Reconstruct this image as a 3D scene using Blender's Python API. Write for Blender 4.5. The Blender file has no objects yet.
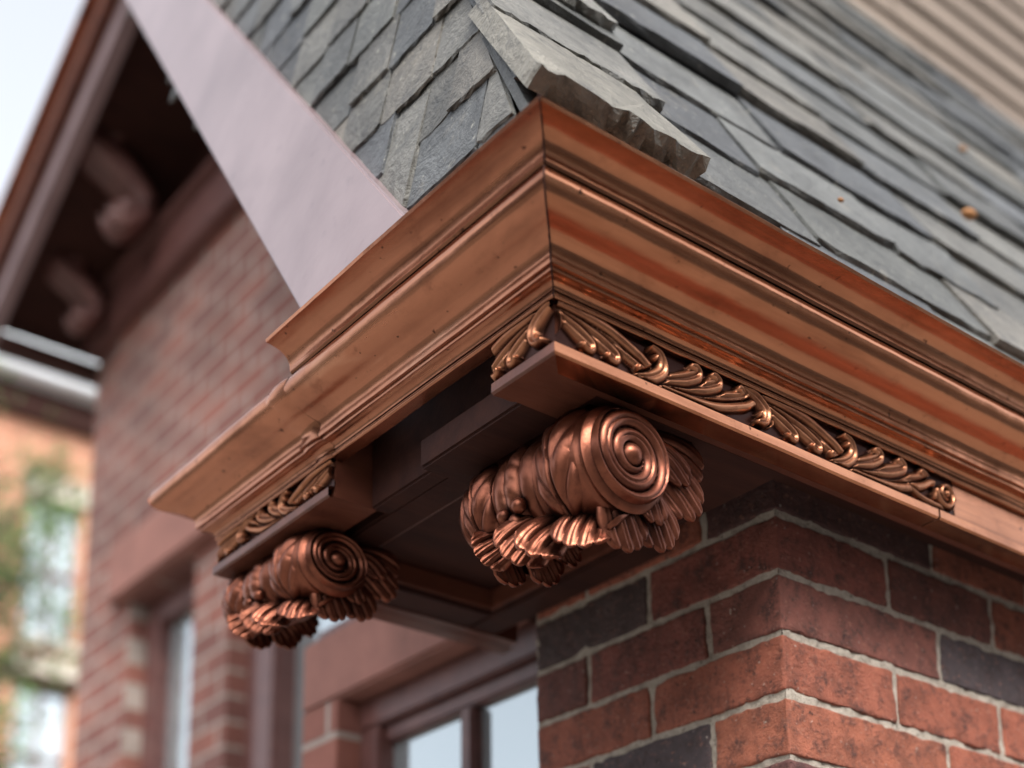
import bpy, bmesh, math, random
import numpy as np
from mathutils import Vector, noise
random.seed(7)
S=bpy.context.scene
G=2.4
TOP=[]
# ------------------------------------------------------------------ materials
def newmat(name):
    m=bpy.data.materials.new(name); m.use_nodes=True
    nt=m.node_tree; b=nt.nodes['Principled BSDF']
    return m,nt,b
def noi(nt,vec,scale,detail=6,rough=.6,dist=0):
    n=nt.nodes.new('ShaderNodeTexNoise'); n.inputs['Scale'].default_value=scale
    n.inputs['Detail'].default_value=min(detail,5); n.inputs['Roughness'].default_value=rough
    n.inputs['Distortion'].default_value=dist
    nt.links.new(vec,n.inputs['Vector']); return n.outputs['Fac']
def ramp(nt,fac,stops):
    r=nt.nodes.new('ShaderNodeValToRGB'); e=r.color_ramp.elements
    while len(e)<len(stops): e.new(.5)
    for i,(p,c) in enumerate(stops):
        e[i].position=p; e[i].color=(c[0],c[1],c[2],1) if isinstance(c,(tuple,list)) else (c,c,c,1)
    nt.links.new(fac,r.inputs[0]); return r.outputs[0]
def mix(nt,a,b,fac,mode='MIX'):
    m=nt.nodes.new('ShaderNodeMix'); m.data_type='RGBA'; m.blend_type=mode
    for s,v in ((6,a),(7,b)):
        if hasattr(v,'is_linked'): nt.links.new(v,m.inputs[s])
        else: m.inputs[s].default_value=(v[0],v[1],v[2],1)
    if isinstance(fac,(int,float)): m.inputs[0].default_value=fac
    else: nt.links.new(fac,m.inputs[0])
    return m.outputs[2]
def bump(nt,b,hs):
    prev=None
    for h,st,d in hs:
        n=nt.nodes.new('ShaderNodeBump'); n.inputs['Strength'].default_value=st; n.inputs['Distance'].default_value=d
        nt.links.new(h,n.inputs['Height'])
        if prev: nt.links.new(prev,n.inputs['Normal'])
        prev=n.outputs[0]
    nt.links.new(prev,b.inputs['Normal'])
def objvec(nt,scale=(1,1,1)):
    t=nt.nodes.new('ShaderNodeTexCoord'); m=nt.nodes.new('ShaderNodeMapping')
    m.inputs['Scale'].default_value=scale
    nt.links.new(t.outputs['Object'],m.inputs[0]); return m.outputs[0]

def copper(name,dark,mid,light,r0,r1,aod=.03,streak=(1,1,1),carved=False,metal=.95,relief=False):
    m,nt,b=newmat(name); v=objvec(nt); vs=objvec(nt,streak)
    f1=noi(nt,vs,8,6,.6,.4); c=ramp(nt,f1,[(.28,dark),(.46,mid),(.60,mid),(.78,light)])
    if not carved:
        ox=tuple(x*.8 for x in dark)
        c=mix(nt,c,ox,ramp(nt,noi(nt,objvec(nt,tuple(.5+.5*q for q in streak)),5.5,5,.7,.3),[(.48,0),(.70,.6)]))
        c=mix(nt,c,dark,ramp(nt,noi(nt,v,26,5,.75),[(.57,0),(.76,.6)]))
        c=mix(nt,c,(dark[0]*.3,dark[1]*.35,dark[2]*.4),ramp(nt,noi(nt,v,105,2,.5),[(.70,0),(.75,.8)]))
    else:
        c=mix(nt,c,dark,ramp(nt,noi(nt,v,45,5,.75),[(.50,0),(.72,.8)]))
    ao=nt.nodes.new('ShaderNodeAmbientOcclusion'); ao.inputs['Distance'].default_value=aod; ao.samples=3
    c=mix(nt,(.028,.011,.009),c,ramp(nt,ao.outputs['AO'],[(.25 if not carved else .40,0.0),(.88,1.0)]))  # crease patina, with occlusion shade mixed into the base colour
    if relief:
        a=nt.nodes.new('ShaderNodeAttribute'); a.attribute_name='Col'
        c=mix(nt,(.045,.016,.011),c,a.outputs['Fac'])  # low parts of the relief darkened in colour: patina plus recess shade
    nt.links.new(c,b.inputs['Base Color']); b.inputs['Metallic'].default_value=metal
    rr=ramp(nt,noi(nt,vs,16,5,.7),[(.3,r0),(.75,r1)]); nt.links.new(rr,b.inputs['Roughness'])
    bump(nt,b,[(noi(nt,v,12,2),.12,.01),(noi(nt,v,90,4,.7),.10 if not carved else .22,.0016)])
    return m
M={}
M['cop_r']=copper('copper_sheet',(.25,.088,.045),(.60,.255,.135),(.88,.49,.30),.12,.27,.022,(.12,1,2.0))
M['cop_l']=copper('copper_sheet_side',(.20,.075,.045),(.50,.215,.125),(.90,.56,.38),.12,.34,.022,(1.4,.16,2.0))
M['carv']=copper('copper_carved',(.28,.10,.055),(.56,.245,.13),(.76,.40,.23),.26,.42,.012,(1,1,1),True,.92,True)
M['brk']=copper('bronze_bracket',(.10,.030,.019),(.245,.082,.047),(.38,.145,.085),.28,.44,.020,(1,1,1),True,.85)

def wood(name,c0,c1,rough=.45,grain=(1,6,6),bs=.15,spec=.5):
    m,nt,b=newmat(name); v=objvec(nt); g=objvec(nt,grain)
    c=ramp(nt,noi(nt,g,5,6,.6,.3),[(.3,c0),(.7,c1)])
    c=mix(nt,c,(c0[0]*.5,c0[1]*.5,c0[2]*.5),ramp(nt,noi(nt,v,23,6,.7),[(.6,0),(.8,.6)]))
    nt.links.new(c,b.inputs['Base Color']); b.inputs['Roughness'].default_value=rough
    b.inputs['Specular IOR Level'].default_value=spec
    bump(nt,b,[(noi(nt,g,30,5),bs,.004)])
    return m
M['lav']=wood('painted_rake_board',(.19,.135,.14),(.29,.215,.222),.28,(2,1,1),.08,.75)
M['mauve']=wood('mauve_painted_wood',(.095,.038,.034),(.16,.070,.060),.4)
M['dark']=wood('dark_stained_wood',(.028,.010,.008),(.054,.019,.013),.7,spec=.2)
M['fascia']=wood('stained_fascia',(.085,.026,.016),(.16,.055,.033),.36,spec=.45)
M['side']=wood('weathered_siding',(.14,.105,.082),(.235,.185,.145),.8,(.4,4,8),.4)

def attr_mat(name,rough,nz,mode):
    m,nt,b=newmat(name); v=objvec(nt)
    a=nt.nodes.new('ShaderNodeAttribute'); a.attribute_name='Col'
    c=a.outputs['Color']
    c=mix(nt,c,ramp(nt,noi(nt,v,nz,5,.65,.2),[(.25,.4),(.5,1.0),(.8,1.6)]),.85,'MULTIPLY')
    if mode=='brick':
        c=mix(nt,c,(.045,.020,.018),ramp(nt,noi(nt,v,30,5,.85,.1),[(.50,0),(.64,.8)]))
        c=mix(nt,c,(.40,.18,.12),ramp(nt,noi(nt,objvec(nt,(1,1,1.8)),70,5,.8,.2),[(.57,0),(.67,.65)]))
        c=mix(nt,c,(.012,.008,.008),ramp(nt,noi(nt,v,80,4,.7),[(.62,0),(.68,.85)]))
        c=mix(nt,c,(.5,.43,.37),ramp(nt,noi(nt,v,150,3,.6),[(.67,0),(.72,.75)]))
        bump(nt,b,[(noi(nt,v,60,5,.8),1.0,.006),(noi(nt,v,300,3,.7),.8,.002)])
    elif mode=='slate':
        c=mix(nt,c,(.27,.245,.20),ramp(nt,noi(nt,v,16,5,.8,.5),[(.58,0),(.72,.6)]))
        c=mix(nt,c,(.028,.030,.032),ramp(nt,noi(nt,v,26,5,.8,.5),[(.50,0),(.72,.78)]))
        c=mix(nt,c,(.38,.37,.31),ramp(nt,noi(nt,v,75,4,.65),[(.64,0),(.70,.6)]))
        bump(nt,b,[(noi(nt,v,18,5,.7,.8),.8,.010),(noi(nt,v,100,4,.75),.9,.0035)])
    nt.links.new(c,b.inputs['Base Color']); b.inputs['Roughness'].default_value=rough
    return m
M['brick']=attr_mat('fired_brick',.8,22,'brick')
M['slate']=attr_mat('roof_slate',.58,9,'slate')
m,nt,b=newmat('lime_mortar'); v=objvec(nt)
c=ramp(nt,noi(nt,v,40,5,.8),[(.3,(.25,.21,.17)),(.52,(.47,.41,.34)),(.8,(.60,.53,.45))])
c=mix(nt,c,(.10,.085,.07),ramp(nt,noi(nt,v,140,3,.7),[(.60,0),(.70,.8)]))
nt.links.new(c,b.inputs['Base Color']); b.inputs['Roughness'].default_value=.95
bump(nt,b,[(noi(nt,v,260,4,.8),.9,.003),(noi(nt,v,60,4,.7),.8,.006)]); M['mortar']=m

def brickwall(name,axis,c1,c2,cm,bw=.21,rh=.075):
    m,nt,b=newmat(name); t=nt.nodes.new('ShaderNodeTexCoord'); s=nt.nodes.new('ShaderNodeSeparateXYZ'); cb=nt.nodes.new('ShaderNodeCombineXYZ')
    nt.links.new(t.outputs['Object'],s.inputs[0]); nt.links.new(s.outputs[axis],cb.inputs[0]); nt.links.new(s.outputs[2],cb.inputs[1])
    br=nt.nodes.new('ShaderNodeTexBrick'); nt.links.new(cb.outputs[0],br.inputs['Vector'])
    br.inputs['Scale'].default_value=1; br.inputs['Brick Width'].default_value=bw; br.inputs['Row Height'].default_value=rh
    br.inputs['Mortar Size'].default_value=.007; br.inputs['Mortar Smooth'].default_value=.3; br.inputs['Bias'].default_value=-.1
    br.inputs['Color1'].default_value=(*c1,1); br.inputs['Color2'].default_value=(*c2,1); br.inputs['Mortar'].default_value=(*cm,1)
    c=mix(nt,br.outputs['Color'],ramp(nt,noi(nt,t.outputs['Object'],3,5,.7),[(.3,.65),(.7,1.3)]),.8,'MULTIPLY')
    nt.links.new(c,b.inputs['Base Color']); b.inputs['Roughness'].default_value=.85
    inv=ramp(nt,br.outputs['Fac'],[(0,1),(1,0)])
    bump(nt,b,[(inv,.6,.008),(noi(nt,t.outputs['Object'],60,4),.4,.004)])
    return m
M['bw_y']=brickwall('brick_masonry_side',1,(.25,.095,.07),(.15,.065,.055),(.34,.285,.25))
M['bw_x']=brickwall('brick_masonry_front',0,(.25,.095,.07),(.15,.065,.055),(.34,.285,.25))
M['bn_y']=brickwall('brown_brick_side',1,(.11,.075,.06),(.08,.055,.045),(.18,.16,.14))
M['bn_x']=brickwall('brown_brick_front',0,(.11,.075,.06),(.08,.055,.045),(.18,.16,.14))
M['or_x']=brickwall('orange_brick',0,(.50,.22,.13),(.42,.17,.10),(.45,.33,.25))
def plain(name,col,rough=.7,nz=8,metal=0,amp=.25):
    m,nt,b=newmat(name); v=objvec(nt)
    c=ramp(nt,noi(nt,v,nz,5,.65),[(.25,tuple(x*(1-amp) for x in col)),(.75,tuple(min(1,x*(1+amp)) for x in col))])
    nt.links.new(c,b.inputs['Base Color']); b.inputs['Roughness'].default_value=rough; b.inputs['Metallic'].default_value=metal
    bump(nt,b,[(noi(nt,v,nz*8,4),.25,.004)])
    return m
M['stone']=plain('red_sandstone',(.26,.115,.09),.8,10)
M['cream']=plain('cream_stone',(.52,.46,.39),.8,2)
M['asph']=plain('asphalt',(.05,.05,.052),.9,3)
M['ground']=plain('ground_earth',(.10,.095,.08),.95,.3)
M['pave']=plain('concrete_pavement',(.21,.19,.17),.9,2)
M['paint']=plain('road_paint',(.75,.75,.72),.7,4,0,.1)
M['roofm']=plain('zinc_roof_metal',(.66,.70,.74),.4,1,0,.12)
M['bark']=plain('bark',(.12,.085,.06),.9,12)
M['leaf']=plain('leaf_green',(.10,.17,.045),.6,3,0,.5)
M['debris']=plain('dry_leaf',(.42,.2,.08),.8,60)
m,nt,b=newmat('window_glass'); b.inputs['Base Color'].default_value=(.50,.56,.58,1); b.inputs['Roughness'].default_value=.06; b.inputs['Metallic'].default_value=.7
t=nt.nodes.new('ShaderNodeTexCoord'); bump(nt,b,[(noi(nt,t.outputs['Object'],3,2),.05,.02)]); M['glass']=m

# ------------------------------------------------------------------ mesh helpers
def link(o,parent=None):
    S.collection.objects.link(o)
    if parent: o.parent=parent
    else: TOP.append(o)
    return o
def empty(name):
    e=bpy.data.objects.new(name,None); return link(e)
def mk(name,vs,fs,mat,parent=None,sharp=35,cols=None,merge=0):
    me=bpy.data.meshes.new(name); me.from_pydata([tuple(v) for v in vs],[],fs)
    if cols is not None:
        a=me.attributes.new('Col','FLOAT_COLOR','POINT')
        arr=np.ones((len(vs),4),dtype=np.float32); arr[:,:3]=np.array(cols,dtype=np.float32); a.data.foreach_set('color',arr.ravel())
    bm=bmesh.new(); bm.from_mesh(me)
    if merge: bmesh.ops.remove_doubles(bm,verts=bm.verts,dist=merge)
    bmesh.ops.recalc_face_normals(bm,faces=bm.faces)
    if sharp is not None:
        for f in bm.faces: f.smooth=True
        th=math.radians(sharp)
        for e in bm.edges:
            if len(e.link_faces)==2:
                if e.calc_face_angle(0)>th: e.smooth=False
    bm.to_mesh(me); bm.free()
    me.materials.append(mat)
    return link(bpy.data.objects.new(name,me),parent)
def boxes(name,bl,mat,parent=None,bev=.003):
    bm=bmesh.new()
    for (x0,x1,y0,y1,z0,z1) in bl:
        r=bmesh.ops.create_cube(bm,size=1)
        for v in r['verts']:
            v.co=Vector(((x0+x1)/2+v.co.x*(x1-x0),(y0+y1)/2+v.co.y*(y1-y0),(z0+z1)/2+v.co.z*(z1-z0)))
    if bev: bmesh.ops.bevel(bm,geom=list(bm.edges),offset=bev,segments=2,affect='EDGES',clamp_overlap=True)
    me=bpy.data.meshes.new(name); bm.to_mesh(me); bm.free(); me.materials.append(mat)
    return link(bpy.data.objects.new(name,me),parent)
def prism(name,poly,h,mat,parent=None,bev=.003):
    n=len(poly); vs=[Vector(p) for p in poly]+[Vector(p)+Vector(h) for p in poly]
    fs=[tuple(range(n)),tuple(range(2*n-1,n-1,-1))]+[(i,(i+1)%n,n+(i+1)%n,n+i) for i in range(n)]
    o=mk(name,vs,fs,mat,parent,None)
    if bev:
        bm=bmesh.new(); bm.from_mesh(o.data); bmesh.ops.bevel(bm,geom=list(bm.edges),offset=bev,segments=2,affect='EDGES'); bm.to_mesh(o.data); bm.free()
    return o
class B:
    def __init__(s): s.v=[]; s.f=[]; s.c=[]
    def grid(s,P,wrap=False,col=None):
        a,b=P.shape[:2]; o=len(s.v); s.v+= [tuple(p) for p in P.reshape(-1,3)]
        if col is not None: s.c+=[col]*(a*b)
        for i in range(a-1):
            for j in range(b if wrap else b-1):
                s.f.append((o+i*b+j,o+i*b+(j+1)%b,o+(i+1)*b+(j+1)%b,o+(i+1)*b+j))
def catmull(pts,n):
    P=[np.array(p,float) for p in pts]; P=[2*P[0]-P[1]]+P+[2*P[-1]-P[-2]]
    out=[]; segs=len(P)-3
    for i in range(n):
        t=i/(n-1)*segs; k=min(int(t),segs-1); u=t-k
        a,b,c,d=P[k:k+4]
        out.append(.5*((2*b)+(-a+c)*u+(2*a-5*b+4*c-d)*u*u+(-a+3*b-3*c+d)*u**3))
    return np.array(out)
def lobe(bb,pts,W,T,nrm,n=16,crease=.45,pk=.55):
    C=catmull(pts,n); m=14; out=np.zeros((n,m,3)); nrm=np.array(nrm,float)
    for i in range(n):
        t=C[min(i+1,n-1)]-C[max(i-1,0)]; t/=np.linalg.norm(t)+1e-9
        nn=nrm-t*np.dot(nrm,t); nn/=np.linalg.norm(nn)+1e-9
        sd=np.cross(t,nn); s=i/(n-1)
        w=W*max(.04,(math.sin(math.pi*min(1,(s*.93+.05)))**.55)); 
        if s>.97: w=W*.12
        for j in range(m):
            a=2*math.pi*j/m; ca,sa=math.cos(a),math.sin(a)
            h=sa-(crease*math.exp(-(ca/.28)**2) if sa>0 else 0)
            out[i,j]=C[i]+sd*w*ca+nn*T*(w/W)*h
    bb.grid(out,True)
def acanthus(bb,pts,W,nl,nrmf,T=.006,ridge=.0035,cup=.004,n=60,mt=25,sweep=.16,root=.45,sca=.14,endp=.7):
    C=catmull(pts,n); out=np.zeros((n,2*mt,3))
    for i in range(n):
        s=i/(n-1)
        t=C[min(i+1,n-1)]-C[max(i-1,0)]; t/=np.linalg.norm(t)+1e-9
        nr=np.array(nrmf(s),float); nn=nr-t*np.dot(nr,t); nn/=np.linalg.norm(nn)+1e-9
        sd=np.cross(t,nn)
        env=(root+(1-root)*min(1,s/.35)**.8) if s<.35 else 1.0
        if s>endp: env*=max(0.03,(1-((s-endp)/(1-endp))**2.4))
        ph=nl*(s*.98)
        w=W*env*(1-sca+sca*abs(math.sin(math.pi*ph))**.6)
        for j in range(mt):
            tt=-1+2*j/(mt-1); a=abs(tt)
            vein=abs(math.sin(math.pi*(ph-nl*sweep*(1-a))))**.75
            h=ridge*(vein*min(1,a*2.6))*(1-a**8) - ridge*.9*math.exp(-(a/.07)**2)+ridge*.9*math.exp(-(a/.22)**2) - cup*a*a
            p=C[i]+sd*w*tt+t*(W*.40*a*a*env)+nn*h
            out[i,j]=p
            out[i,2*mt-1-j]=p-nn*T*(.35+.65*(1-a*a))
    bb.grid(out,True)
    o=len(bb.v); L=2*mt; st=o-n*L
    bb.f.append(tuple(st+k for k in range(L))); bb.f.append(tuple(o-L+k for k in range(L)))
def palmette(bb,pts,W,fl,nrmf,T=.008,ridge=.0045,cup=.010,n=44,per=11,root=.30,sc=.09,fan=.22,curl=.006):
    F=catmull(pts,240); mt=fl*per+1; out=np.zeros((n,2*mt,3))
    for j in range(mt):
        tt=-1+2*j/(mt-1); q=abs(math.sin(math.pi*fl*(tt+1)/2))
        send=1-sc*(1-q**.55)-fan*tt*tt
        for i in range(n):
            s0=i/(n-1); s=s0*send
            k=min(int(s*239),238); u=s*239-k
            c=F[k]*(1-u)+F[k+1]*u
            t=F[min(k+4,239)]-F[max(k-4,0)]; t/=np.linalg.norm(t)+1e-9
            nr=np.array(nrmf(s),float); nn=nr-t*np.dot(nr,t); nn/=np.linalg.norm(nn)+1e-9
            sd=np.cross(t,nn)
            w=W*(root+(1-root)*math.sin(min(1,s0*1.15)*math.pi/2)**1.1)
            endr=max(0,1-((s0-.88)/.12)**2)**.5 if s0>.88 else 1
            r=ridge*(.35+.65*s0)*(q**.7*1.0-.25*math.exp(-((q-1)/.05)**2))*endr
            h=r-cup*tt*tt*(.4+.6*s0)+curl*max(0,s0-.6)**2/.16
            p=c+sd*w*tt+nn*h
            out[i,j]=p
            out[i,2*mt-1-j]=p-nn*(T*(.25+.75*(1-s0)**.7)*(1 if abs(tt)<.999 else .3)+.001)
    bb.grid(out,True)
    o=len(bb.v); L=2*mt
    for k in range(mt-1):
        bb.f.append((o-L+k,o-L+k+1,o-L+2*mt-2-k,o-L+2*mt-1-k))
def ball(bb,c,r,sc=(1,1,1),n=14):
    P=np.zeros((n,2*n,3))
    for i in range(n):
        th=math.pi*i/(n-1)
        for j in range(2*n):
            ph=2*math.pi*j/(2*n)
            P[i,j]=(c[0]+r*sc[0]*math.sin(th)*math.cos(ph),c[1]+r*sc[1]*math.sin(th)*math.sin(ph),c[2]+r*sc[2]*math.cos(th))
    bb.grid(P,True)
def rnd(a,b): return a+(b-a)*random.random()

# ------------------------------------------------------------------ bricks
def axis_pts(a,b,fine):
    L=b-a
    e=[0,.0015,.003,.0055] if fine else [0,.004]
    st=.009 if fine else .2
    n=max(1,int((L-2*e[-1])/st))
    return [a+x for x in e]+[a+e[-1]+(L-2*e[-1])*i/n for i in range(1,n)]+[b-x for x in reversed(e)]
def brick(bb,x0,x1,y0,y1,z0,z1,fine,col,faces='xXyYzZ'):
    lo=np.array((x0,y0,z0)); hi=np.array((x1,y1,z1)); sd=Vector((rnd(0,99),rnd(0,99),rnd(0,99)))
    A=[axis_pts(lo[i],hi[i],fine) for i in range(3)]
    for ax in range(3):
        u,w=[i for i in range(3) if i!=ax]
        for side,ch in ((0,'xyz'[ax]),(1,'XYZ'[ax])):
            if ch not in faces: continue
            P=np.zeros((len(A[u]),len(A[w]),3))
            for i,a in enumerate(A[u]):
                for j,b_ in enumerate(A[w]):
                    p=np.zeros(3); p[ax]=(lo,hi)[side][ax]; p[u]=a; p[w]=b_
                    if fine:
                        nv=Vector(p)*50+sd
                        r=.0020+.0060*max(0,noise.noise(nv)*1.7)
                    else: r=.004
                    q=np.clip(p,lo+r,hi-r); d=p-q; L=np.linalg.norm(d)
                    if L>1e-9: d/=L
                    k=r
                    if fine: k=r+.0016*noise.noise(Vector(p)*95+sd)+.0018*noise.noise(Vector(p)*22+sd)
                    P[i,j]=q+d*k
            bb.grid(P,False,col)
def bcol():
    r=random.random()
    if r<.50: c=np.array((.30,.088,.050))*rnd(.75,1.2)
    elif r<.74: c=np.array((.18,.058,.042))*rnd(.75,1.2)
    elif r<.88: c=np.array((.10,.040,.035))*rnd(.8,1.2)
    else: c=np.array((.060,.044,.047))*rnd(.8,1.2)
    return tuple(c)
house=empty('brick_house')
CH=.075; J=.0042
nearb=B(); farb=B()
random.seed(21)
for k in range(-32,2):
    z0=k*CH+J; z1=(k+1)*CH-J; A_=(k%2==0)
    fine=k>=-4
    rx,ly=(.205,.215) if A_ else (.30,.115)
    corner={0:(.21,.06,.042),-1:(.20,.067,.048),-2:(.30,.09,.052),-3:(.32,.10,.055)}.get(k,None) or bcol()
    brick(nearb if fine else farb,0,rx-J,0,ly-J,z0,z1,fine,corner)
    x=rx
    while x<4.4:
        L=.215*rnd(.97,1.03) 
        f=fine and x<.75
        brick(nearb if f else farb,x+J,x+L-J,rnd(-.0012,.0012),.1,z0+rnd(-.001,.001),z1+rnd(-.001,.001),f,bcol(),'xXyzZ')
        x+=L
    y=ly; 
    while y<.43:
        L=min(.215,.44-y)
        if .44-(y+L)<.05: L=.44-y
        c=bcol()
        if k==-3 and y<.2: c=(.065,.047,.05)
        if k==0 and y>.2: c=(.075,.047,.045)
        if k==-1 and y<.2: c=(.20,.06,.043)
        brick(nearb if fine else farb,rnd(-.0012,.0012),.1,y+J,y+L-J,z0,z1,fine,c,'xyYzZ')
        y+=L
mk('brick_courses',nearb.v,nearb.f,M['brick'],house,50,nearb.c,1e-5)
mk('brick_courses_lower',farb.v,farb.f,M['brick'],house,50,farb.c)
mb=B()
def wav(P,n):
    for i in range(P.shape[0]):
        for j in range(P.shape[1]):
            v=Vector(P[i,j]); P[i,j]+=np.array(n)*(.0016*noise.noise(v*45)+.0014*noise.noise(v*150))
    return P
def sheet(bb,f,us,vs,n,w=True):
    P=np.array([[f(u,v) for v in vs] for u in us]); bb.grid(wav(P,n) if w else P)
RC=.0028
sheet(mb,lambda u,v:(u,RC,v),np.linspace(RC,.8,200),np.linspace(-.35,.15,130),(0,-1,0))
sheet(mb,lambda u,v:(RC,u,v),np.linspace(RC,.437,110),np.linspace(-.35,.15,130),(-1,0,0))
sheet(mb,lambda u,v:(u,RC+.001,v),[RC,4.4],[-2.4,-.34],(0,0,0),False)
sheet(mb,lambda u,v:(u,RC+.001,v),[.79,4.4],[-.36,.15],(0,0,0),False)
sheet(mb,lambda u,v:(RC+.001,u,v),[RC,.437],[-2.4,-.34],(0,0,0),False)
mk('mortar_joints',mb.v,mb.f,M['mortar'],house,60)
boxes('wall_core',[(.012,4.4,.012,.43,-2.4,.2),(.16,4.4,.42,1.13,-2.4,.7)],M['mortar'],house,0)
boxes('sandstone_lintel',[(.045,.3,.44,1.14,.14,.27)],M['stone'],house,.006)
boxes('wall_above',[(.06,.3,.445,1.13,.45,.7)],M['bw_y'],house,0)
boxes('window_jamb',[(.045,.3,1.02,1.135,-2.4,.139)],M['bw_y'],house,.002)
boxes('window_frame',[(.09,.15,.44,1.02,.085,.138),(.09,.15,.44,.50,-1.4,.084),(.09,.15,.96,1.018,-1.4,.084),(.105,.145,.50,.96,.055,.0845),(.10,.14,.715,.745,-1.4,.054),
   (.07,.15,.44,1.13,.272,.30),(.07,.15,.44,1.13,.42,.448)],M['mauve'],house,.004)
boxes('window_glass',[(.122,.126,.49,.97,-1.4,.07),(.1,.104,.44,1.13,.295,.425)],M['glass'],house,0)
boxes('window_sill',[(.0,.25,.445,1.1,-1.5,-1.41)],M['stone'],house,.006)

# ------------------------------------------------------------------ cornice
cor=empty('copper_cornice')
FX,FY=-.423,-.1; YE=.565
ZB=.070; ZE=.082
def arc(c,r,a0,a1,n): return [(c[0]+r*math.cos(math.radians(a0+(a1-a0)*i/n)),c[1]+r*math.sin(math.radians(a0+(a1-a0)*i/n))) for i in range(n+1)]
crown=[(-.01,.1305),(.005,.131)]+arc((.005,.1335),.0025,-80,80,6)+[(.006,.1375)]
crown+=[(.008+.010*(1-math.cos(math.pi/2*t)),.138+.0070*math.sin(math.pi/2*t)) for t in np.linspace(0,1,6)]
crown+=[(.0185,.1453),(.0225,.1456),(.0230,.1494),(.0265,.1498),(.0270,.1530)]
crown+=[tuple(p) for p in catmull([(.0270,.1530),(.0278,.160),(.0325,.1675),(.0415,.1730),(.0540,.1765),(.0650,.1815),(.0720,.1890),(.0745,.1975),(.0725,.2055),(.0660,.2105),(.0600,.2115)],40)][1:]
crown+=[(.0590,.2135),(.056,.2138)]
flash=[(.055,.2142),(.0665,.2145),(.0685,.2172)]+[tuple(p) for p in catmull([(.0685,.2172),(.0695,.2255),(.0740,.2335),(.0830,.2395),(.096,.2425)],14)][1:]+[(.1010,.2430),(.1022,.2465),(.1005,.2488),(.096,.2480),(-.04,.2462)]
def run(name,prof,a,b,ma,mb_,mat,step=.015,wob=.0010,par=None):
    a=np.array(a,float); b=np.array(b,float); L=np.linalg.norm(b-a)
    seg=(b-a)/L
    n1=int(min(L,1.6)/step); ts=[i*step/L for i in range(n1+1)]
    if ts[-1]<.999: ts.append(1.0)
    P=np.zeros((len(ts),len(prof),3))
    ma=np.array(ma,float); mb_=np.array(mb_,float)
    nrm=np.array([seg[1],-seg[0]]); 
    if np.dot(nrm,ma)<0: nrm=-nrm
    for i,t in enumerate(ts):
        for j,(o,z) in enumerate(prof):
            sa=np.dot(ma,seg)*o; sb=np.dot(mb_,seg)*o
            p=a+seg*(sa+(L+sb-sa)*t)+nrm*o
            v=Vector((p[0],p[1],z)); w=wob*noise.noise(v*8)+wob*.40*noise.noise(v*32)
            p=p+nrm*w
            P[i,j]=(p[0],p[1],z+wob*.6*noise.noise(v*7+Vector((5,5,5))))
    bb=B(); bb.grid(P)
    return mk(name,bb.v,bb.f,mat,cor,30)
run('crown_front',crown,(FX,FY),(4.5,FY),(-1,-1),(0,-1),M['cop_r'])
run('flashing_front',flash,(FX,FY),(4.5,FY),(-1,-1),(0,-1),M['cop_r'])
run('crown_side',crown,(FX,FY),(FX,YE),(-1,-1),(-1,1),M['cop_l'])
run('flashing_side',flash,(FX,FY),(FX,.285),(-1,-1),(-1,0),M['cop_l'])
run('crown_return',crown,(FX,YE),(.05,YE),(-1,1),(0,1),M['cop_l'])
def sleeve(name,prof,y0,y1,extra):
    bb=B(); P=np.zeros((5,len(prof),3))
    for i,y in enumerate(np.linspace(y0,y1,5)):
        for j,(o,z) in enumerate(prof):
            P[i,j]=(FX-o-extra*(1 if 0<i<4 else .1),y+.004*math.sin(z*300),z+ (extra if j>len(prof)*.6 else 0)*.5)
    bb.grid(P); mk(name,bb.v,bb.f,M['cop_l'],cor,32)
sleeve('lap_joint',crown[2:-2],.285,.325,.0022)
sm=B()
def seam(prof,sgn=(-1,-1),base=(FX,FY),r=.0009):
    P=np.zeros((len(prof),8,3))
    for i,(o,z) in enumerate(prof):
        c=Vector((base[0]+sgn[0]*o,base[1]+sgn[1]*o,z))
        for j in range(8):
            a=j/8*2*math.pi; rr=r*(1+.5*noise.noise(c*300))
            P[i,j]=(c.x+rr*math.cos(a),c.y+rr*math.sin(a),c.z+rr*math.sin(a)*.3)
    sm.grid(P,True)
seam(crown[1:]); seam(flash[1:-1])
mk('mitre_seam',sm.v,sm.f,M['dark'],cor,40)
boxes('gutter_deck',[(FX-.05,4.5,FY-.055,.28,.235,.243),(FX-.055,.02,.281,YE+.05,.202,.2105)],M['cop_r'],cor,0)
def stripf(z0): return [(-.02,z0+.001),(.006,z0),(.0085,z0+.002),(.0085,z0+.0115),(.006,z0+.0140),(0,z0+.015)]
strip=stripf(ZB)
run('architrave_front',strip,(FX,FY),(.162,FY),(-1,-1),(0,-1),M['cop_r'],wob=.0005)
run('architrave_front_b',[(o+.0006,z) for o,z in strip],(.1645,FY),(4.5,FY),(0,-1),(0,-1),M['cop_r'],wob=.0005)
run('architrave_corner',strip,(FX,FY),(FX,-.012),(-1,-1),(-1,0),M['fascia'])
se=stripf(ZE)
run('architrave_end',se,(FX,.293),(FX,YE),(-1,0),(-1,1),M['fascia'])
run('architrave_return',se,(FX,YE),(.05,YE),(-1,1),(0,1),M['fascia'])
boxes('frieze_backing',[(FX+.002,4.5,FY+.002,FY+.03,ZB+.002,.24),(FX+.002,FX+.08,FY+.03,-.0125,ZB+.002,.20),
    (FX+.002,FX+.06,.2935,YE-.002,ZE+.002,.20),(FX+.06,.04,YE-.04,YE-.002,ZE+.002,.20)],M['fascia'],cor,0)
boxes('plain_frieze',[(.205,4.5,FY-.001,FY+.001,.0845,.132)],M['cop_r'],cor,0)

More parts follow.
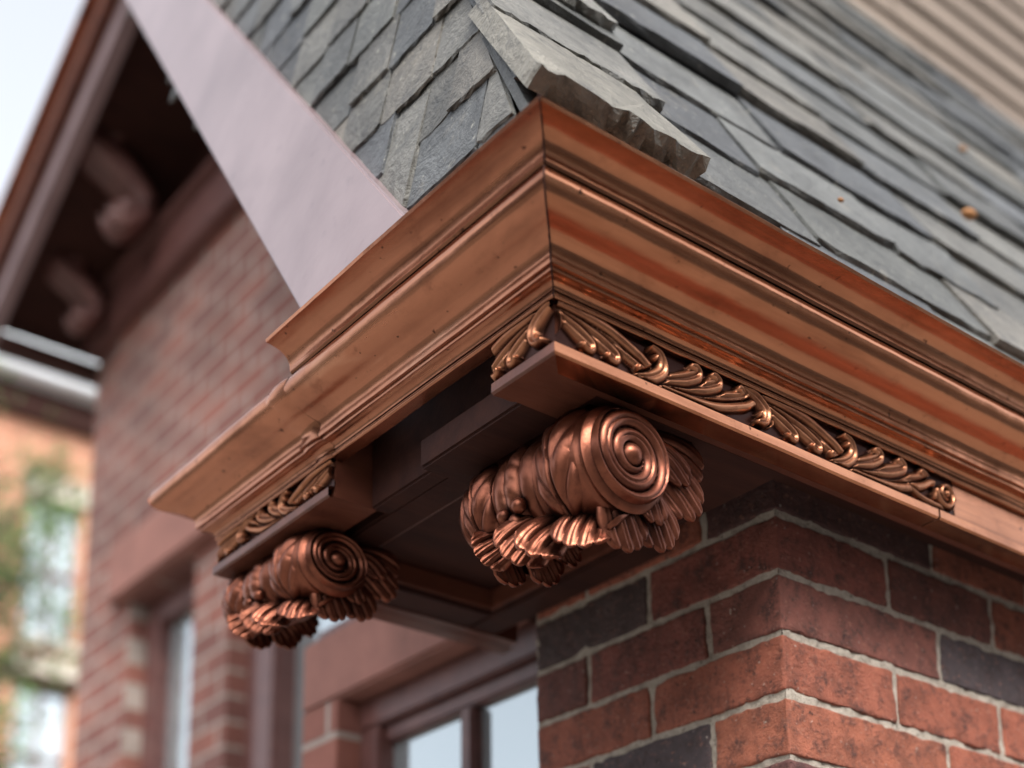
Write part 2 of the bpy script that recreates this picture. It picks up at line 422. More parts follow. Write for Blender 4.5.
# ---- carved frieze : real relief
def relief(L,H,seed,per=.150,endscroll=True,phase=-.02,k_=1.0):
    rs=random.Random(seed)
    nu=int(L/.0009); nv=int(H/.0008)
    us=np.linspace(0,L,nu); vs=np.linspace(0,H,nv)
    U,V=np.meshgrid(us,vs,indexing='ij'); Z=np.zeros_like(U)
    def stroke(pts,ws,h0,h1,groove=.35,n=90):
        C=catmull(pts,n)
        a0,a1=C[:,0].min()-.016,C[:,0].max()+.016
        i0=max(0,int(a0/L*nu)); i1=min(nu,int(a1/L*nu)+2)
        if i1<=i0: return
        Us,Vs,Zs=U[i0:i1],V[i0:i1],Z[i0:i1]
        L0=np.zeros_like(Us); D=np.full_like(Us,9.)
        for i,(a,b_) in enumerate(C):
            s=i/(n-1); w=np.interp(s,np.linspace(0,1,len(ws)),ws)*k_
            d=np.sqrt((Us-a)**2+(Vs-b_)**2)/w
            hh=(h0+(h1-h0)*s)
            val=hh*np.sqrt(np.clip(1-d*d,0,1)); L0=np.maximum(L0,val); D=np.minimum(D,d)
        L0-=groove*h1*np.exp(-(D/.26)**2)*(D<1)*.45
        ring=np.clip((D-1)/.35,0,1)
        Z[i0:i1]=np.where(D<1,np.maximum(L0,Zs*.25),np.where(D<1.35,Zs*(.15+.85*ring),Zs))
    u=phase; k=0
    while u<L-(.055 if endscroll else -.03):
        P=per*rs.uniform(.9,1.1)
        flip=(k%2==1); fv=(lambda v: (1-v)*H) if flip else (lambda v: v*H)
        for j,(tu,tv) in enumerate([(.93,.10),(.66,.07),(.42,.07)]):
            tu*=rs.uniform(.95,1.05)
            stroke([(u+.03*P*j,fv(.84)),(u+tu*.36*P,fv(.80-.05*j)),(u+tu*.76*P,fv(.56-.04*j)),(u+tu*1.0*P,fv(tv+.20)),(u+tu*.96*P,fv(tv+.08)),(u+tu*P-.065*P,fv(tv+.10))],[.0020,.0058,.0096,.0098,.0066,.0040],.004,.0125,.7)
        stroke([(u,fv(.94)),(u+.28*P,fv(.97)),(u+.60*P,fv(.88)),(u+.88*P,fv(.56)),(u+1.00*P,fv(.34)),(u+1.14*P,fv(.42)),(u+1.14*P,fv(.72)),(u+1.05*P,fv(.76)),(u+1.03*P,fv(.60))],[.0025,.0050,.0062,.0062,.0056,.0052,.0044,.0040,.0036],.006,.0125,0,140)
        stroke([(u-.020,fv(.98)),(u+.002,fv(.84)),(u+.016,fv(.56)),(u+.012,fv(.26)),(u+.000,fv(.16))],[.003,.0085,.0095,.0065,.003],.008,.013,.6)
        u+=P; k+=1
    if endscroll:
        c=(L-.023,.5*H); rr=np.hypot(U-c[0],V-c[1])
        Z[U>L-.048]*=np.clip((L-.036-U[U>L-.048])/.010,0,1)
        Z[rr<.0215]=0
        sp=[(c[0]+(.0180-.0140*t)*math.cos(math.pi+t*9.0),c[1]+(.0180-.0140*t)*math.sin(math.pi+t*9.0)) for t in np.linspace(0,1,26)]
        stroke([(c[0]-.07,.34*H),(c[0]-.045,.14*H),(c[0]-.014,.09*H),(c[0]+.010,.18*H),(c[0]+.018,.45*H)],[.002,.0045,.0045,.004,.002],.006,.009,0)
        stroke(sp,[.0040,.0034],.010,.010,0,n=120); 
        stroke([(c[0]-.001,c[1]),(c[0],c[1]+.0005),(c[0]+.001,c[1])],[.005,.005],.012,.012,0)
    ed=np.minimum(np.minimum(V,H-V)/.0010,1); Z*=np.clip(ed,0,1)
    return us,vs,Z
def frieze(name,L,H,seed,fn,mat,**k):
    us,vs,Z=relief(L,H,seed,**k)
    P=np.zeros((len(us),len(vs),3))
    for i,u in enumerate(us):
        for j,v in enumerate(vs): P[i,j]=fn(u,v,Z[i,j])
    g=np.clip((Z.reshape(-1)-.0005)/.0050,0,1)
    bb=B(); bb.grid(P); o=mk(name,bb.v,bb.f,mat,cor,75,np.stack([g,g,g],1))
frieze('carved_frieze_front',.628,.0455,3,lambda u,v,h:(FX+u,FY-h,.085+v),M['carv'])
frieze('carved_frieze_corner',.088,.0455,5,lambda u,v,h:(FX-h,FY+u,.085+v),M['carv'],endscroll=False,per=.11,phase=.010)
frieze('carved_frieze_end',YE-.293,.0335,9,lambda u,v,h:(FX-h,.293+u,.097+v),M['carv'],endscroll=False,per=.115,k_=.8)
boxes('recessed_fascia',[(-.372,-.345,-.012,.293,.082,.20)],M['dark'],cor,.003)
boxes('soffit_board',[(FX+.03,-.06,FY+.03,.165,ZB+.004,.11),(-.345,-.30,.166,.53,ZB+.016,.11),(-.05,.0,.166,.53,ZB+.016,.11),(-.30,-.05,.47,.53,ZB+.016,.11),
      (-.06,4.4,FY+.03,.0,.112,.13)],M['dark'],cor,.003)
boxes('soffit_panel',[(-.31,-.04,.16,.48,.122,.13),(-.33,-.07,-.06,.164,.112,.13)],M['dark'],cor,0)
boxes('soffit_bead',[(-.30,-.292,.166,.47,.092,.121),(-.058,-.05,.166,.47,.092,.121),(-.292,-.058,.462,.47,.092,.121),(-.292,-.058,.166,.174,.092,.121)],M['fascia'],cor,.002)
boxes('core_block',[(-.344,4.4,-.068,.54,.131,.2)],M['dark'],cor,0)

# ------------------------------------------------------------------ scroll bracket
def bracket_mesh():
    bb=B(); cx,cz=0.,-.060; R=.062
    def rp(s,R): return R*(.86+.15*math.cos(s*math.pi*.5)**.8 if abs(s)<.999 else .86)
    def roll(y0,y1,R,cx,cz):
        na,ny=120,40; P=np.zeros((ny,na,3)); yc=(y0+y1)/2; hw=(y1-y0)/2
        for i in range(ny):
            s=-1+2*i/(ny-1); y=yc+hw*s
            prof=rp(s,R)-R*.06*abs(s)**14
            prof+=.0026*math.exp(-((abs(s)-.86)/.06)**2)-.0022*math.exp(-((abs(s)-.72)/.05)**2)
            for j in range(na):
                a=2*math.pi*j/na
                P[i,j]=(cx+prof*math.cos(a),y,cz+prof*math.sin(a))
        bb.grid(P,True)
        RR=rp(1,R)*.97-.0005
        for yy,sg in ((y0,-1),(y1,1)):
            nr=64; P=np.zeros((nr,na,3))
            for i in range(nr):
                r=RR*i/(nr-1)
                for j in range(na):
                    a=2*math.pi*j/na
                    pit=.0190
                    f=((r/pit)+a/(2*math.pi)+.15)%1.0
                    x=(f-.5)/.5
                    h=.0100*math.sqrt(max(0,1-abs(x)**2.4))*(.65+.35*r/RR)-.0022*math.exp(-((x)/.16)**2)*(r>.02)
                    if r<.0140: h=.0135*math.sqrt(max(0,1-(r/.0134)**2)) if r<.0134 else 0
                    edge=max(0,(r-RR*.95)/(RR*.05)); h=h*(1-edge)
                    P[i,j]=(cx+r*math.cos(a),yy+sg*h,cz+r*math.sin(a))
            bb.grid(P,True)
    R2,cz2=.051,-.050
    roll(-.105,-.016,R,cx,cz); roll(.050,.116,R2,cx,cz2)
    na,ny=140,46; P=np.zeros((ny,na,3))
    for i in range(ny):
        s=-1+2*i/(ny-1); y=.017+.037*s
        for j in range(na):
            a=2*math.pi*j/na
            prof=R*.76+R*.09*(1-s*s)+.0052*abs(math.sin(math.pi*2*(s+1)/2*1.5))**.7+.0020*abs(math.sin(9*a+s*2.6))**.8*math.exp(-(s/.45)**2)
            P[i,j]=(cx+prof*math.cos(a),y,cz+.006+prof*math.sin(a))
    bb.grid(P,True)
    def on(yc,a0,a1,k,dy=0,n=7,lift=.0,R=R,cz=cz):
        return [(cx+R*(k+lift*t**3)*math.cos(math.radians(a0+(a1-a0)*t)),yc+dy*t,cz+R*(k+lift*t**3)*math.sin(math.radians(a0+(a1-a0)*t))) for t in np.linspace(0,1,n)]
    def radial(a0,a1): return lambda s:(math.cos(math.radians(a0+(a1-a0)*s)),0,math.sin(math.radians(a0+(a1-a0)*s)))
    acanthus(bb,on(-.058,50,250,1.03,n=13),.031,5,radial(50,250),.006,.0062,.009,130,41,sweep=.30,sca=.08,endp=.78)
    acanthus(bb,on(.083,50,240,1.03,n=13,R=R2,cz=cz2),.025,5,radial(50,240),.006,.0054,.007,120,35,sweep=.30,sca=.08,endp=.78)
    for dy,da,r_ in ((-.011,206,.0085),(.015,208,.0080),(.002,220,.0095)):
        a=math.radians(da); ball(bb,(cx+R*.93*math.cos(a),.017+dy,cz+R*.93*math.sin(a)),r_)
    prof=[(-.03,0),(.100,0),(.098,-.02),(.082,-.042),(.058,-.064),(.030,-.078),(.0,-.086),(-.03,-.08),(-.045,-.05)]
    C=catmull(prof+[prof[0]],54)
    P=np.zeros((12,54,3))
    for i,y in enumerate([-.0819]+list(np.linspace(-.082,.1,10))+[.1001]):
        k=.0 if i in (0,11) else 1
        for j in range(54): P[i,j]=((C[j][0]-.03)*k+.03,y,(C[j][1]+.03)*k-.03)
    bb.grid(P)
    for sg,yb in ((-1,-.080),(1,.090)):
        nf=lambda s,sg=sg:(0,sg,-.15)
        q_=1.0 if sg<0 else .82
        def L(pts,W,fl,o,**k):
            palmette(bb,[(x,yb+sg*(o+q),min(z*q_,-.012)) for x,z,q in pts],W,fl,nf,.008,.0052,.008,44,11,**k)
        L([(.020,-.030,0),(.060,-.022,.006),(.098,-.026,.006),(.124,-.040,.000)],.027,3,.000)
        L([(.012,-.050,0),(.052,-.050,.007),(.088,-.066,.006),(.112,-.090,.000)],.031,4,.004)
        L([(.004,-.070,0),(.034,-.088,.007),(.056,-.112,.006),(.070,-.136,-.002)],.031,4,.001)
        L([(-.008,-.075,0),(-.002,-.104,.006),(.010,-.128,.004),(.022,-.150,-.004)],.031,4,.005)
        L([(.022,-.034,.004),(.050,-.036,.012),(.072,-.046,.011),(.090,-.062,.005)],.019,3,.008)
        L([(.012,-.062,.004),(.028,-.080,.012),(.040,-.100,.010),(.048,-.118,.004)],.019,3,.008)
    # drooping leaves under the near scroll
    dn=lambda s:(-.75,-.50,-.25-.3*s)
    for (a,b_,c_,d_,W,fl) in [
        ((-.006,-.064,-.100),(-.026,-.070,-.122),(-.036,-.070,-.140),(-.036,-.066,-.158),.031,4),
        ((-.012,-.004,-.096),(-.034,.002,-.112),(-.046,.012,-.128),(-.050,.024,-.142),.032,4),
        ((-.006,.062,-.084),(-.026,.066,-.098),(-.038,.074,-.108),(-.042,.084,-.114),.026,4),
        ((-.014,-.034,-.104),(-.040,-.034,-.124),(-.056,-.030,-.142),(-.062,-.024,-.160),.027,3)]:
        palmette(bb,[a,b_,c_,d_],W,fl,dn,.010,.0060,.010,44,11,root=.5,curl=.010)
    for yy,W,zs in ((-.050,.032,.98),(.016,.034,.90),(.074,.026,.70)):
        tw=(yy-.013)*.25
        palmette(bb,[(.090,yy,-.026),(.066,yy,-.074*zs),(.026,yy+tw*.5,-.112*zs),(-.010,yy+tw,-.132*zs),(-.026,yy+tw*1.2,-.140*zs)],W,4,lambda s,tw=tw:(.15-.85*s,tw*5,-1+.1*s),.010,.0058,.012,50,11)
    return bb
bb=bracket_mesh()
BO=(-.306,.030,ZB+.005)
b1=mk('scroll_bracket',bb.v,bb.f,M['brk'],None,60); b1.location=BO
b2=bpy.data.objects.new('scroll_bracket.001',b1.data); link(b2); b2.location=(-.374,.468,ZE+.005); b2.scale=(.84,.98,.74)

# ------------------------------------------------------------------ slate roof
tR,tL=2.0,6.0; RX,RY,RZ=-.47,-.13,.25
def slab(bb,O,U,V,Nn,u0,u1,v0,v1,th,clampf,col,rag=.004,lift=1.35,nb=11,under=.003):
    pts=[]
    sk=rnd(-rag,rag)
    for i in range(nb):
        q=rnd(-rag,rag)*.45+sk*(i/(nb-1)-.5)
        if i in (0,nb-1): q+=rag*rnd(.2,1.3)
        pts.append((u0+(u1-u0)*i/(nb-1),v0+q))
    ns=3
    for i in range(1,ns+1): pts.append((u1+rnd(-rag,rag)*.3,v0+(v1-v0)*i/ns))
    for i in range(0,ns): pts.append((u0+rnd(-rag,rag)*.3,v1-(v1-v0)*i/ns))
    P=[(max(u,clampf(v)),v) if clampf else (u,v) for u,v in pts]
    tilt=rnd(-.0015,.0015)
    def w(u,v,n): 
        f=1-(v-v0)/(v1-v0)
        return tuple(O+U*u+V*v+Nn*(n+.002+f*th*lift+tilt*(u-u0)/(u1-u0)))
    o=len(bb.v); n=len(P)
    for u,v in P: bb.v.append(w(u,v,th*rnd(.88,1.05)))
    for u,v in P: bb.v.append(w(u+rnd(-.001,.001),v-rnd(-.4,1)*under,th*.5))
    for u,v in P: bb.v.append(w(u+rnd(-.001,.001),v+rnd(-.5,1)*under,0))
    bb.c+=[col]*(3*n)
    bb.f.append(tuple(o+i for i in range(n)))
    for q in (0,1):
        bb.f+=[(o+q*n+i,o+(q+1)*n+i,o+(q+1)*n+(i+1)%n,o+q*n+(i+1)%n) for i in range(n)]
def scol(br=1):
    c=random.choice([(.098,.101,.097),(.088,.093,.095),(.125,.122,.110),(.105,.108,.10),(.14,.13,.112),(.075,.08,.085)])
    k=rnd(.65,1.15)*br; return (c[0]*k,c[1]*k,c[2]*k)
sl=B(); random.seed(4)
lv=math.hypot(1,tR); V=Vector((0,1/lv,tR/lv)); U=Vector((1,0,0)); Nn=Vector((0,-tR/lv,1/lv)); O=Vector((0,RY,RZ)); zc=tR/lv
hipR=lambda v: RX+(v*zc)/tL
E=.148; r=0
while r*E<1.95:
    v0=-.02+r*E; u=RX-.05+rnd(-.1,.0)
    while u<4.3:
        w_=rnd(.20,.38); th=rnd(.009,.014)
        if u+w_>hipR(v0):
            slab(sl,O,U,V,Nn,u,u+w_-.004,v0+rnd(-.005,.005),v0+E*1.9,th,lambda v:hipR(v)-.012,scol(1.0),.007)
        u+=w_
    r+=1
lv=math.hypot(1,tL); V2=Vector((1/lv,0,tL/lv)); U2=Vector((0,1,0)); N2=Vector((-tL/lv,0,1/lv)); O2=Vector((RX,0,RZ)); zc2=tL/lv
hipL=lambda v: RY+(v*zc2)/tR
E2=.092; r=0
while r*E2<1.75:
    v0=-.02+r*E2; z=RZ+v0*zc2; yb=.14+(z-.356)/1.2+.10; u=hipL(v0)-.1+rnd(-.05,0)
    while u<yb:
        w_=rnd(.085,.125)
        if u+w_>hipL(v0):
            slab(sl,O2,U2,V2,N2,u,u+w_-.003,v0+rnd(-.003,.003),v0+E2*1.9,rnd(.004,.007),lambda v:hipL(v)-.004,scol(1.0),.0035,1.2)
        u+=w_
    r+=1
random.seed(12)
v=.075; i=0
while v<1.9:
    h0=hipR(v); L=rnd(.17,.22)
    slab(sl,O,U,V,Nn,h0-.03,h0+(.215 if i==0 else rnd(.17,.24)),v,v+L*1.25,(.026 if i==0 else rnd(.016,.020)),lambda vv:hipR(vv)-.020,(.17,.16,.135) if i==0 else scol(1.3),.010,1.2,24,.007)
    v+=L; i+=1
mk('roof_slates',sl.v,sl.f,M['slate'],house,None,sl.c)
ZT=1.95
bz=[(-.455,-.115,.245),(4.4,-.115,.245),(4.4,1.2,.245),(-.455,.2,.245)]
k=(ZT-.245)
tz=[(-.455+k/tL,-.115+k/tR,ZT),(4.4,-.115+k/tR,ZT),(4.4,1.6,ZT),(-.455+k/tL,1.5,ZT)]
mk('roof_deck',bz+tz,[(0,1,2,3),(7,6,5,4),(0,4,5,1),(1,5,6,2),(2,6,7,3),(3,7,4,0)],M['dark'],house,None)
def lp(y,z,off): return Vector((RX+(z-RZ)/tL,y,z))+N2*off
def bd(z,s): return (.112+(z-.355)/1.185) if s==0 else (.318+(z-.355)/1.235)
zz0,zz1=.252,2.15
prism('rake_board',[lp(bd(zz0,0),zz0,.006),lp(bd(zz0,1),zz0,.006),lp(bd(zz1,1),zz1,.006),lp(bd(zz1,0),zz1,.006)],N2*.03,M['lav'],house,.003)
prism('rake_board_back',[lp(bd(zz0,0)+.03,zz0,-.05),lp(bd(zz0,1)-.02,zz0,-.05),lp(bd(zz1,1)-.02,zz1,-.05),lp(bd(zz1,0)+.03,zz1,-.05)],N2*.05,M['mauve'],house,0)
z=ZT-.05; wy=-.115+k/tR
sid=B()
while z<4.2:
    x=-.1
    while x<4.4:
        L=rnd(.9,1.8); t=rnd(0,.003)
        P=np.array([[(x,wy-.016-t,z),(x,wy-.004,z+.10)],[(min(x+L-.004,4.5),wy-.016-t,z),(min(x+L-.004,4.5),wy-.004,z+.10)]])
        sid.grid(P); P2=np.array([[(x,wy-.016-t,z),(x,wy,z)],[(min(x+L-.004,4.5),wy-.016-t,z),(min(x+L-.004,4.5),wy,z)]]); sid.grid(P2)
        x+=L
    z+=.085
mk('siding_boards',sid.v,sid.f,M['side'],house,None)
boxes('upper_wall',[(-.10,4.4,wy,1.2,ZT-.05,4.2)],M['dark'],house,0)
boxes('upper_eave',[(-.2,4.6,wy-.35,1.3,4.2,4.32)],M['dark'],house,.01)
db=B()
for (x,y,z,r_) in ((.60,.115,.78,.012),(.1,-.02,.50,.004),(.9,.30,1.16,.007)):
    ball(db,(x,y-.03,z+.01),r_,(1.3,.8,.6),8)
mk('fallen_leaf_debris',db.v,db.f,M['debris'],house,40)
rb=B(); random.seed(5)
for i in range(5):
    y=rnd(.40,.50); x=FX-rnd(-.01,.03)
    slab(rb,Vector((x,y,.2125)),Vector((1,.3,0)),Vector((-.2,1,.15)),Vector((0,0,1)),0,rnd(.03,.05),0,rnd(.03,.05),.006,None,scol(1.1),.004)
mk('loose_slate_chips',rb.v,rb.f,M['slate'],house,None,rb.c)

# ------------------------------------------------------------------ gabled wing
wing=empty('gabled_brick_wing')
XW=.6
ops=[(2.70,3.15),(1.62,2.48)]; zt=1.17; zb=-.9
boxes('brick_wall',[(XW,XW+.3,1.135,3.54,zt,2.40),(XW,XW+.3,1.135,1.62,-2.4,zt),(XW,XW+.3,2.48,2.70,-2.4,zt),(XW,XW+.3,3.15,3.54,-2.4,zt),(XW,XW+.3,1.62,2.48,-2.4,zb),(XW,XW+.3,2.70,3.15,-2.4,zb)],M['bw_y'],wing,0)
boxes('brick_end_wall',[(XW+.301,4.4,1.2,3.53,-2.4,2.4)],M['bw_x'],wing,0)
boxes('stone_lintel',[(XW-.05,XW+.1,1.5,3.24,1.18,1.38)],M['stone'],wing,.01)
boxes('stone_sills',[(XW-.06,XW+.12,1.55,3.2,zb-.1,zb)],M['stone'],wing,.01)
fr=[];gl=[]
for y0,y1 in ops:
    fr+=[(XW+.06,XW+.14,y0,y0+.07,zb,zt),(XW+.06,XW+.14,y1-.10,y1,zb,zt),(XW+.06,XW+.14,y0+.07,y1-.10,zt-.08,zt),(XW+.06,XW+.14,y0+.07,y1-.10,zb,zb+.08),(XW+.075,XW+.13,y0+.07,y1-.10,.2,.25)]
    gl.append((XW+.10,XW+.105,y0+.05,y1-.05,zb,zt))
boxes('window_frames',fr,M['mauve'],wing,.006); boxes('window_panes',gl,M['glass'],wing,0)
boxes('window_post',[(XW+.03,XW+.13,2.27,2.38,zb,zt-.01)],M['mauve'],wing,.008)
boxes('gable_frieze_board',[(XW-.05,XW+.02,1.2,3.56,2.235,2.40),(XW-.08,XW+.0,1.2,3.57,2.40,2.43)],M['mauve'],wing,.008)
AY,AZ,SL=2.50,2.774,.53
XG=.2
def rk(y,up): return AZ-SL*abs(y-AY)+up
YL=3.62; YR=1.2
def rake(name,up0,up1,x0,x1,mat):
    prism(name+'_a',[(x0,AY,rk(AY,up0)),(x0,YL,rk(YL,up0)),(x0,YL,rk(YL,up1)),(x0,AY,rk(AY,up1))],(x1-x0,0,0),mat,wing,.004)
    prism(name+'_b',[(x0,AY,rk(AY,up0)),(x0,YR,rk(YR,up0)),(x0,YR,rk(YR,up1)),(x0,AY,rk(AY,up1))],(x1-x0,0,0),mat,wing,.004)
rake('gable_rake',0,.10,XG,XG+.05,M['lav'])
rake('gable_rake_moulding',.101,.19,XG-.04,XG+.04,M['fascia'])
rake('gable_rake_cap',.191,.215,XG-.07,XG+.6,M['cop_l'])
rake('gable_soffit',.09,.12,XG+.051,XW+.3,M['dark'])
prism('wing_roof',[(XG+.0,AY,rk(AY,.22)),(XG,YL,rk(YL,.22)),(XG,YL,rk(YL,.26)),(XG,AY,rk(AY,.26))],(4.2,0,0),M['slate'],wing,0)
prism('tympanum',[(XW+.02,1.2,2.40),(XW+.02,3.54,2.40),(XW+.02,3.54,2.42),(XW+.02,AY,2.87),(XW+.02,1.2,2.42)],(.2,0,0),M['dark'],wing,0)
boxes('eave_box',[(XG+.05,4.2,3.545,3.62,2.17,2.22)],M['dark'],wing,.004)
tb=B()
def scroll(c,s):
    x,y,z=c
    for off in (-.03,.03):
        lobe(tb,[(x+.02,y+off,z+.20*s),(x-.10*s,y+off,z+.17*s),(x-.14*s,y+off,z+.07*s),(x-.02*s,y+off,z+.0*s),(x+.06*s,y+off,z-.10*s),(x+.0,y+off,z-.19*s),(x-.07*s,y+off,z-.15*s)],.05*s,.045*s,(0,0,1),40,.2)
    ball(tb,(x-.06*s,y,z+.12*s),.06*s,(1,1.5,1)); ball(tb,(x+.0,y,z-.14*s),.045*s,(1,1.7,1))
scroll((.42,2.98,2.56),1.0); scroll((.45,3.36,2.36),.7)
mk('gable_scroll_corbels',tb.v,tb.f,M['mauve'],wing,60)

# ------------------------------------------------------------------ distant building
apt=empty('brick_apartment_building')
Y0=24.0; x0,x1=2.0,16.0
wz=[9.4-3.55*i for i in range(0,4)]
cx0=[7.75+2.35*i for i in range(-2,4)]
bl=[]; edges=[x0]
for c in cx0: edges+= [c,c+1.05]
edges.append(x1)
for i in range(0,len(edges)-1,2): bl.append((edges[i],edges[i+1],Y0,Y0+.4,-2.4,13.6))
for c in cx0:
    zz=-2.4
    for w_ in sorted(wz):
        bl.append((c,c+1.05,Y0,Y0+.4,zz,w_)); zz=w_+2.75
    bl.append((c,c+1.05,Y0,Y0+.4,zz,13.6))
boxes('facade',bl,M['or_x'],apt,0)
boxes('body',[(x0,x1,Y0+.41,Y0+9,-2.4,13.5)],M['stone'],apt,0)
boxes('roof_cornice',[(x0-.4,x1+.4,Y0-.7,Y0+9.4,14.2,15.1)],M['roofm'],apt,.05)
boxes('cornice_dark_band',[(x0-.1,x1+.1,Y0-.25,Y0+9.1,13.62,14.2),(x0,x1,Y0-.12,Y0,8.5,8.75)],M['dark'],apt,.03)  # dark-toned bands below the roof cornice and across the facade
boxes('window_heads',[(c-.15,c+1.2,Y0-.1,Y0+.05,w_+2.76,w_+3.2) for c in cx0 for w_ in wz]+[(c-.1,c+1.15,Y0-.12,Y0+.1,w_-.2,w_-.01) for c in cx0 for w_ in wz],M['cream'],apt,.02)
boxes('panes',[(c,c+1.05,Y0+.2,Y0+.22,w_,w_+2.75) for c in cx0 for w_ in wz],M['glass'],apt,0)
boxes('sashes',[(c,c+1.05,Y0+.14,Y0+.19,w_+1.3,w_+1.4) for c in cx0 for w_ in wz]+[(c+.49,c+.56,Y0+.14,Y0+.19,w_,w_+2.75) for c in cx0 for w_ in wz],M['mauve'],apt,0)

# ------------------------------------------------------------------ unseen houses across the street, added to darken copper reflections and soffits
def townhouse(idx,ax,a0,a1,d,face,H,mat):
    t=empty('unseen_brick_townhouse'); bl=[];gl=[];tr_=[]
    n=max(2,int((a1-a0)/2.6)); step=(a1-a0)/n; ww=1.05
    def bx(u0,u1,o0,o1,z0,z1):
        lo,hi=sorted((d-face*o0,d-face*o1))
        return (u0,u1,lo,hi,z0,z1) if ax=='x' else (lo,hi,u0,u1,z0,z1)
    levels=[-1.4,1.7,4.7,7.4]; levels=[l for l in levels if l+1.9<H-.4]
    for i in range(n):
        c=a0+step*(i+.5)
        bl.append(bx(a0+step*i,c-ww/2,0,.3,-2.4,H)); bl.append(bx(c+ww/2,a0+step*(i+1),0,.3,-2.4,H))
        zz=-2.4
        for l in levels:
            bl.append(bx(c-ww/2,c+ww/2,0,.3,zz,l)); zz=l+1.8
            gl.append(bx(c-ww/2,c+ww/2,.15,.17,l,l+1.8)); tr_.append(bx(c-ww/2-.08,c+ww/2+.08,-.06,.1,l+1.801,l+2.0)); tr_.append(bx(c-ww/2-.08,c+ww/2+.08,-.08,.1,l-.12,l-.001)); tr_.append(bx(c-ww/2,c+ww/2,.10,.145,l+.88,l+.95))
        bl.append(bx(c-ww/2,c+ww/2,0,.3,zz,H))
    boxes('facade',bl,mat,t,0); boxes('panes',gl,M['glass'],t,0); boxes('stone_trim',tr_,M['cream'],t,0)
    boxes('body',[bx(a0+.01,a1-.01,.31,7,-2.4,H-.02)],M['stone'],t,0)
    boxes('roof_cornice',[bx(a0-.1,a1+.1,-.4,7.2,H+.001,H+.35)],M['dark'],t,.03)
townhouse(0,'x',-14,-3.2,-13.5,1,8.5,M['bn_x']); townhouse(1,'x',-3.0,6.5,-13.3,1,7.2,M['bn_x']); townhouse(2,'x',6.7,18,-13.5,1,8.8,M['bn_x'])
townhouse(3,'y',-2.5,8,-20.5,1,6.4,M['bn_y']); townhouse(4,'y',8.2,20,-20.7,1,7.2,M['bn_y'])

# ------------------------------------------------------------------ tree
random.seed(3)
tree=empty('street_tree'); TX,TY=1.90,10.6
tr=B()
def limb(a,b,r0,r1,n=8):
    a=Vector(a);b=Vector(b); P=np.zeros((n,8,3)); d=(b-a).normalized(); s=d.orthogonal().normalized(); t=d.cross(s)
    for i in range(n):
        f=i/(n-1); c=a.lerp(b,f)+Vector((noise.noise(a+Vector((f*3,0,0))),noise.noise(b+Vector((0,f*3,0))),0))*.12*math.sin(f*math.pi); r_=r0+(r1-r0)*f
        for j in range(8):
            an=j/8*2*math.pi; p=c+(s*math.cos(an)+t*math.sin(an))*r_; P[i,j]=p
    tr.grid(P,True)
limb((TX,TY,-2.4),(TX+.1,TY,2.8),.16,.10); tips=[]
for i in range(16):
    an=i*2.4; z=1.6+i*.2; L=rnd(.8,1.25)
    e=(TX+L*math.cos(an),TY+L*math.sin(an),z+rnd(.8,1.5)); limb((TX+.08,TY,z),e,.06,.02,6); tips.append(Vector(e)); tips.append(Vector((TX+.08,TY,z)).lerp(Vector(e),.65))
limb((TX+.1,TY,2.8),(TX,TY,5.6),.10,.03)
for z in (4.6,5.2,5.8): tips.append(Vector((TX,TY,z)))
mk('trunk_and_limbs',tr.v,tr.f,M['bark'],tree,60)
lv_,lf=[],[]
for t in tips:
    for q in range(6):
        c=t+Vector((rnd(-.4,.4),rnd(-.4,.4),rnd(-.35,.4)))
        for i in range(85):
            p=c+Vector((random.gauss(0,.14),random.gauss(0,.14),random.gauss(0,.12))); s=rnd(.03,.06)
            a=Vector((rnd(-1,1),rnd(-1,1),rnd(-1,1))).normalized(); b_=a.orthogonal().normalized()
            o=len(lv_); lv_+= [tuple(p-a*s),tuple(p+b_*s*.5),tuple(p+a*s),tuple(p-b_*s*.5)]; lf.append((o,o+1,o+2,o+3))
mk('foliage',lv_,lf,M['leaf'],tree,None)

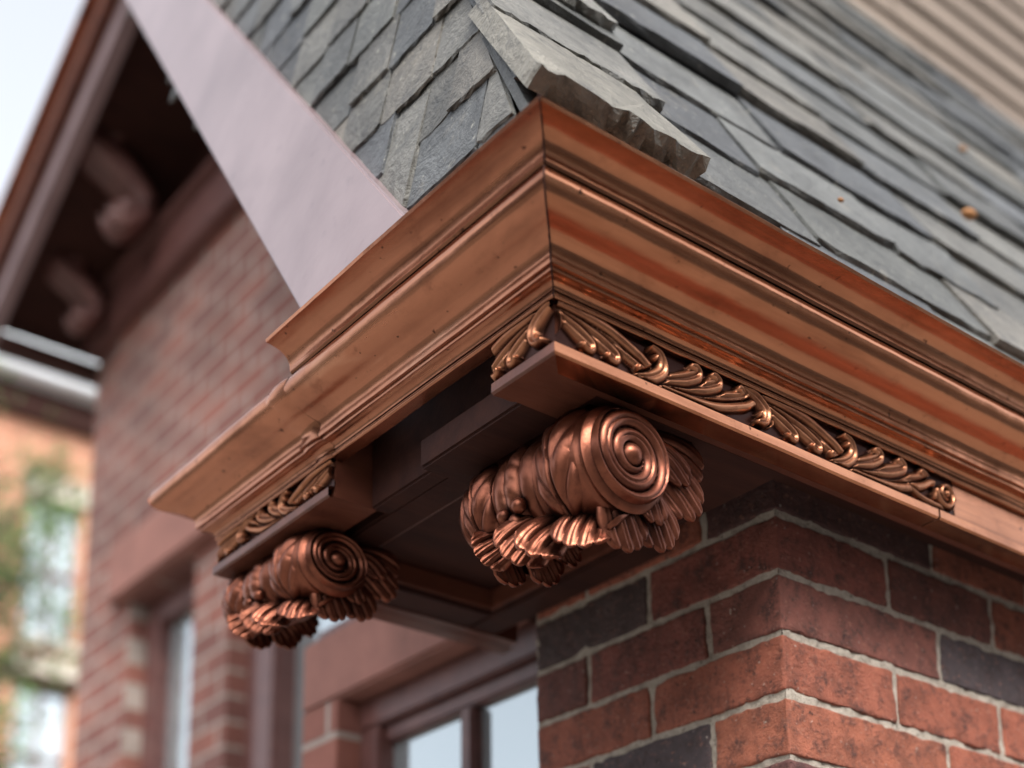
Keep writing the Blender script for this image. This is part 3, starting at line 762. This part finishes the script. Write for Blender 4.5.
# ------------------------------------------------------------------ ground
def flat(name,x0,x1,y0,y1,z,mat):
    return mk(name,[(x0,y0,z),(x1,y0,z),(x1,y1,z),(x0,y1,z)],[(0,1,2,3)],mat,None,None)
flat('ground',-400,400,-400,400,-2.404-.1,M['ground'])
boxes('pavement',[(-5,30,-3.2,23.9,-2.52,-2.4),(-20,30,-13.2,-10.5,-2.52,-2.4)],M['pave'],None,.01)
flat('road',-300,300,-10.5,-3.2,-2.50,M['asph'])
vs=[];fs=[]
for i in range(30):
    a=-60+i*4; b_=a+2; c,d=-6.9,-6.78
    o=len(vs); vs+=[(a,c,-2.496),(b_,c,-2.496),(b_,d,-2.496),(a,d,-2.496)]; fs.append((o,o+1,o+2,o+3))
mk('road_markings',vs,fs,M['paint'],None,None)

for o in TOP: o.location.z+=G

# ------------------------------------------------------------------ light
w=bpy.data.worlds.new('World'); S.world=w; w.use_nodes=True; nt=w.node_tree
bg=nt.nodes['Background']; sky=nt.nodes.new('ShaderNodeTexSky'); sky.sky_type='NISHITA'; sky.sun_disc=False
sd=Vector((-.38,-.72,.85)).normalized()
sky.sun_elevation=math.asin(sd.z); sky.sun_rotation=math.atan2(sd.x,sd.y)%(2*math.pi)
sky.dust_density=4.0; sky.air_density=1.0; sky.ozone_density=1.0
hs=nt.nodes.new('ShaderNodeHueSaturation'); hs.inputs['Saturation'].default_value=.28; hs.inputs['Value'].default_value=3.1
nt.links.new(sky.outputs[0],hs.inputs['Color']); nt.links.new(hs.outputs[0],bg.inputs[0]); bg.inputs[1].default_value=.15
l=bpy.data.lights.new('sun','SUN'); l.energy=1.5; l.angle=math.radians(12); l.color=(1,.95,.88)
lo=bpy.data.objects.new('sun',l); S.collection.objects.link(lo); lo.rotation_euler=sd.to_track_quat('Z','Y').to_euler()

# ------------------------------------------------------------------ camera
cam=bpy.data.cameras.new('camera'); co=bpy.data.objects.new('camera',cam); S.collection.objects.link(co); S.camera=co
cam.sensor_width=36; cam.lens=1513/1024*36; cam.shift_x=62/1024; cam.shift_y=437/1024
cam.clip_start=.05; cam.clip_end=2000
th=math.radians(14.6); hd=math.radians(53.3)
fwd=Vector((math.cos(hd)*math.cos(th),math.sin(hd)*math.cos(th),math.sin(th)))
co.location=(-1.273,-1.072,-.722+G); co.rotation_euler=fwd.to_track_quat('-Z','Y').to_euler()
cam.dof.use_dof=True; cam.dof.focus_distance=1.60; cam.dof.aperture_fstop=2.3
S.view_settings.view_transform='Standard'; S.view_settings.look='None'; S.view_settings.exposure=0
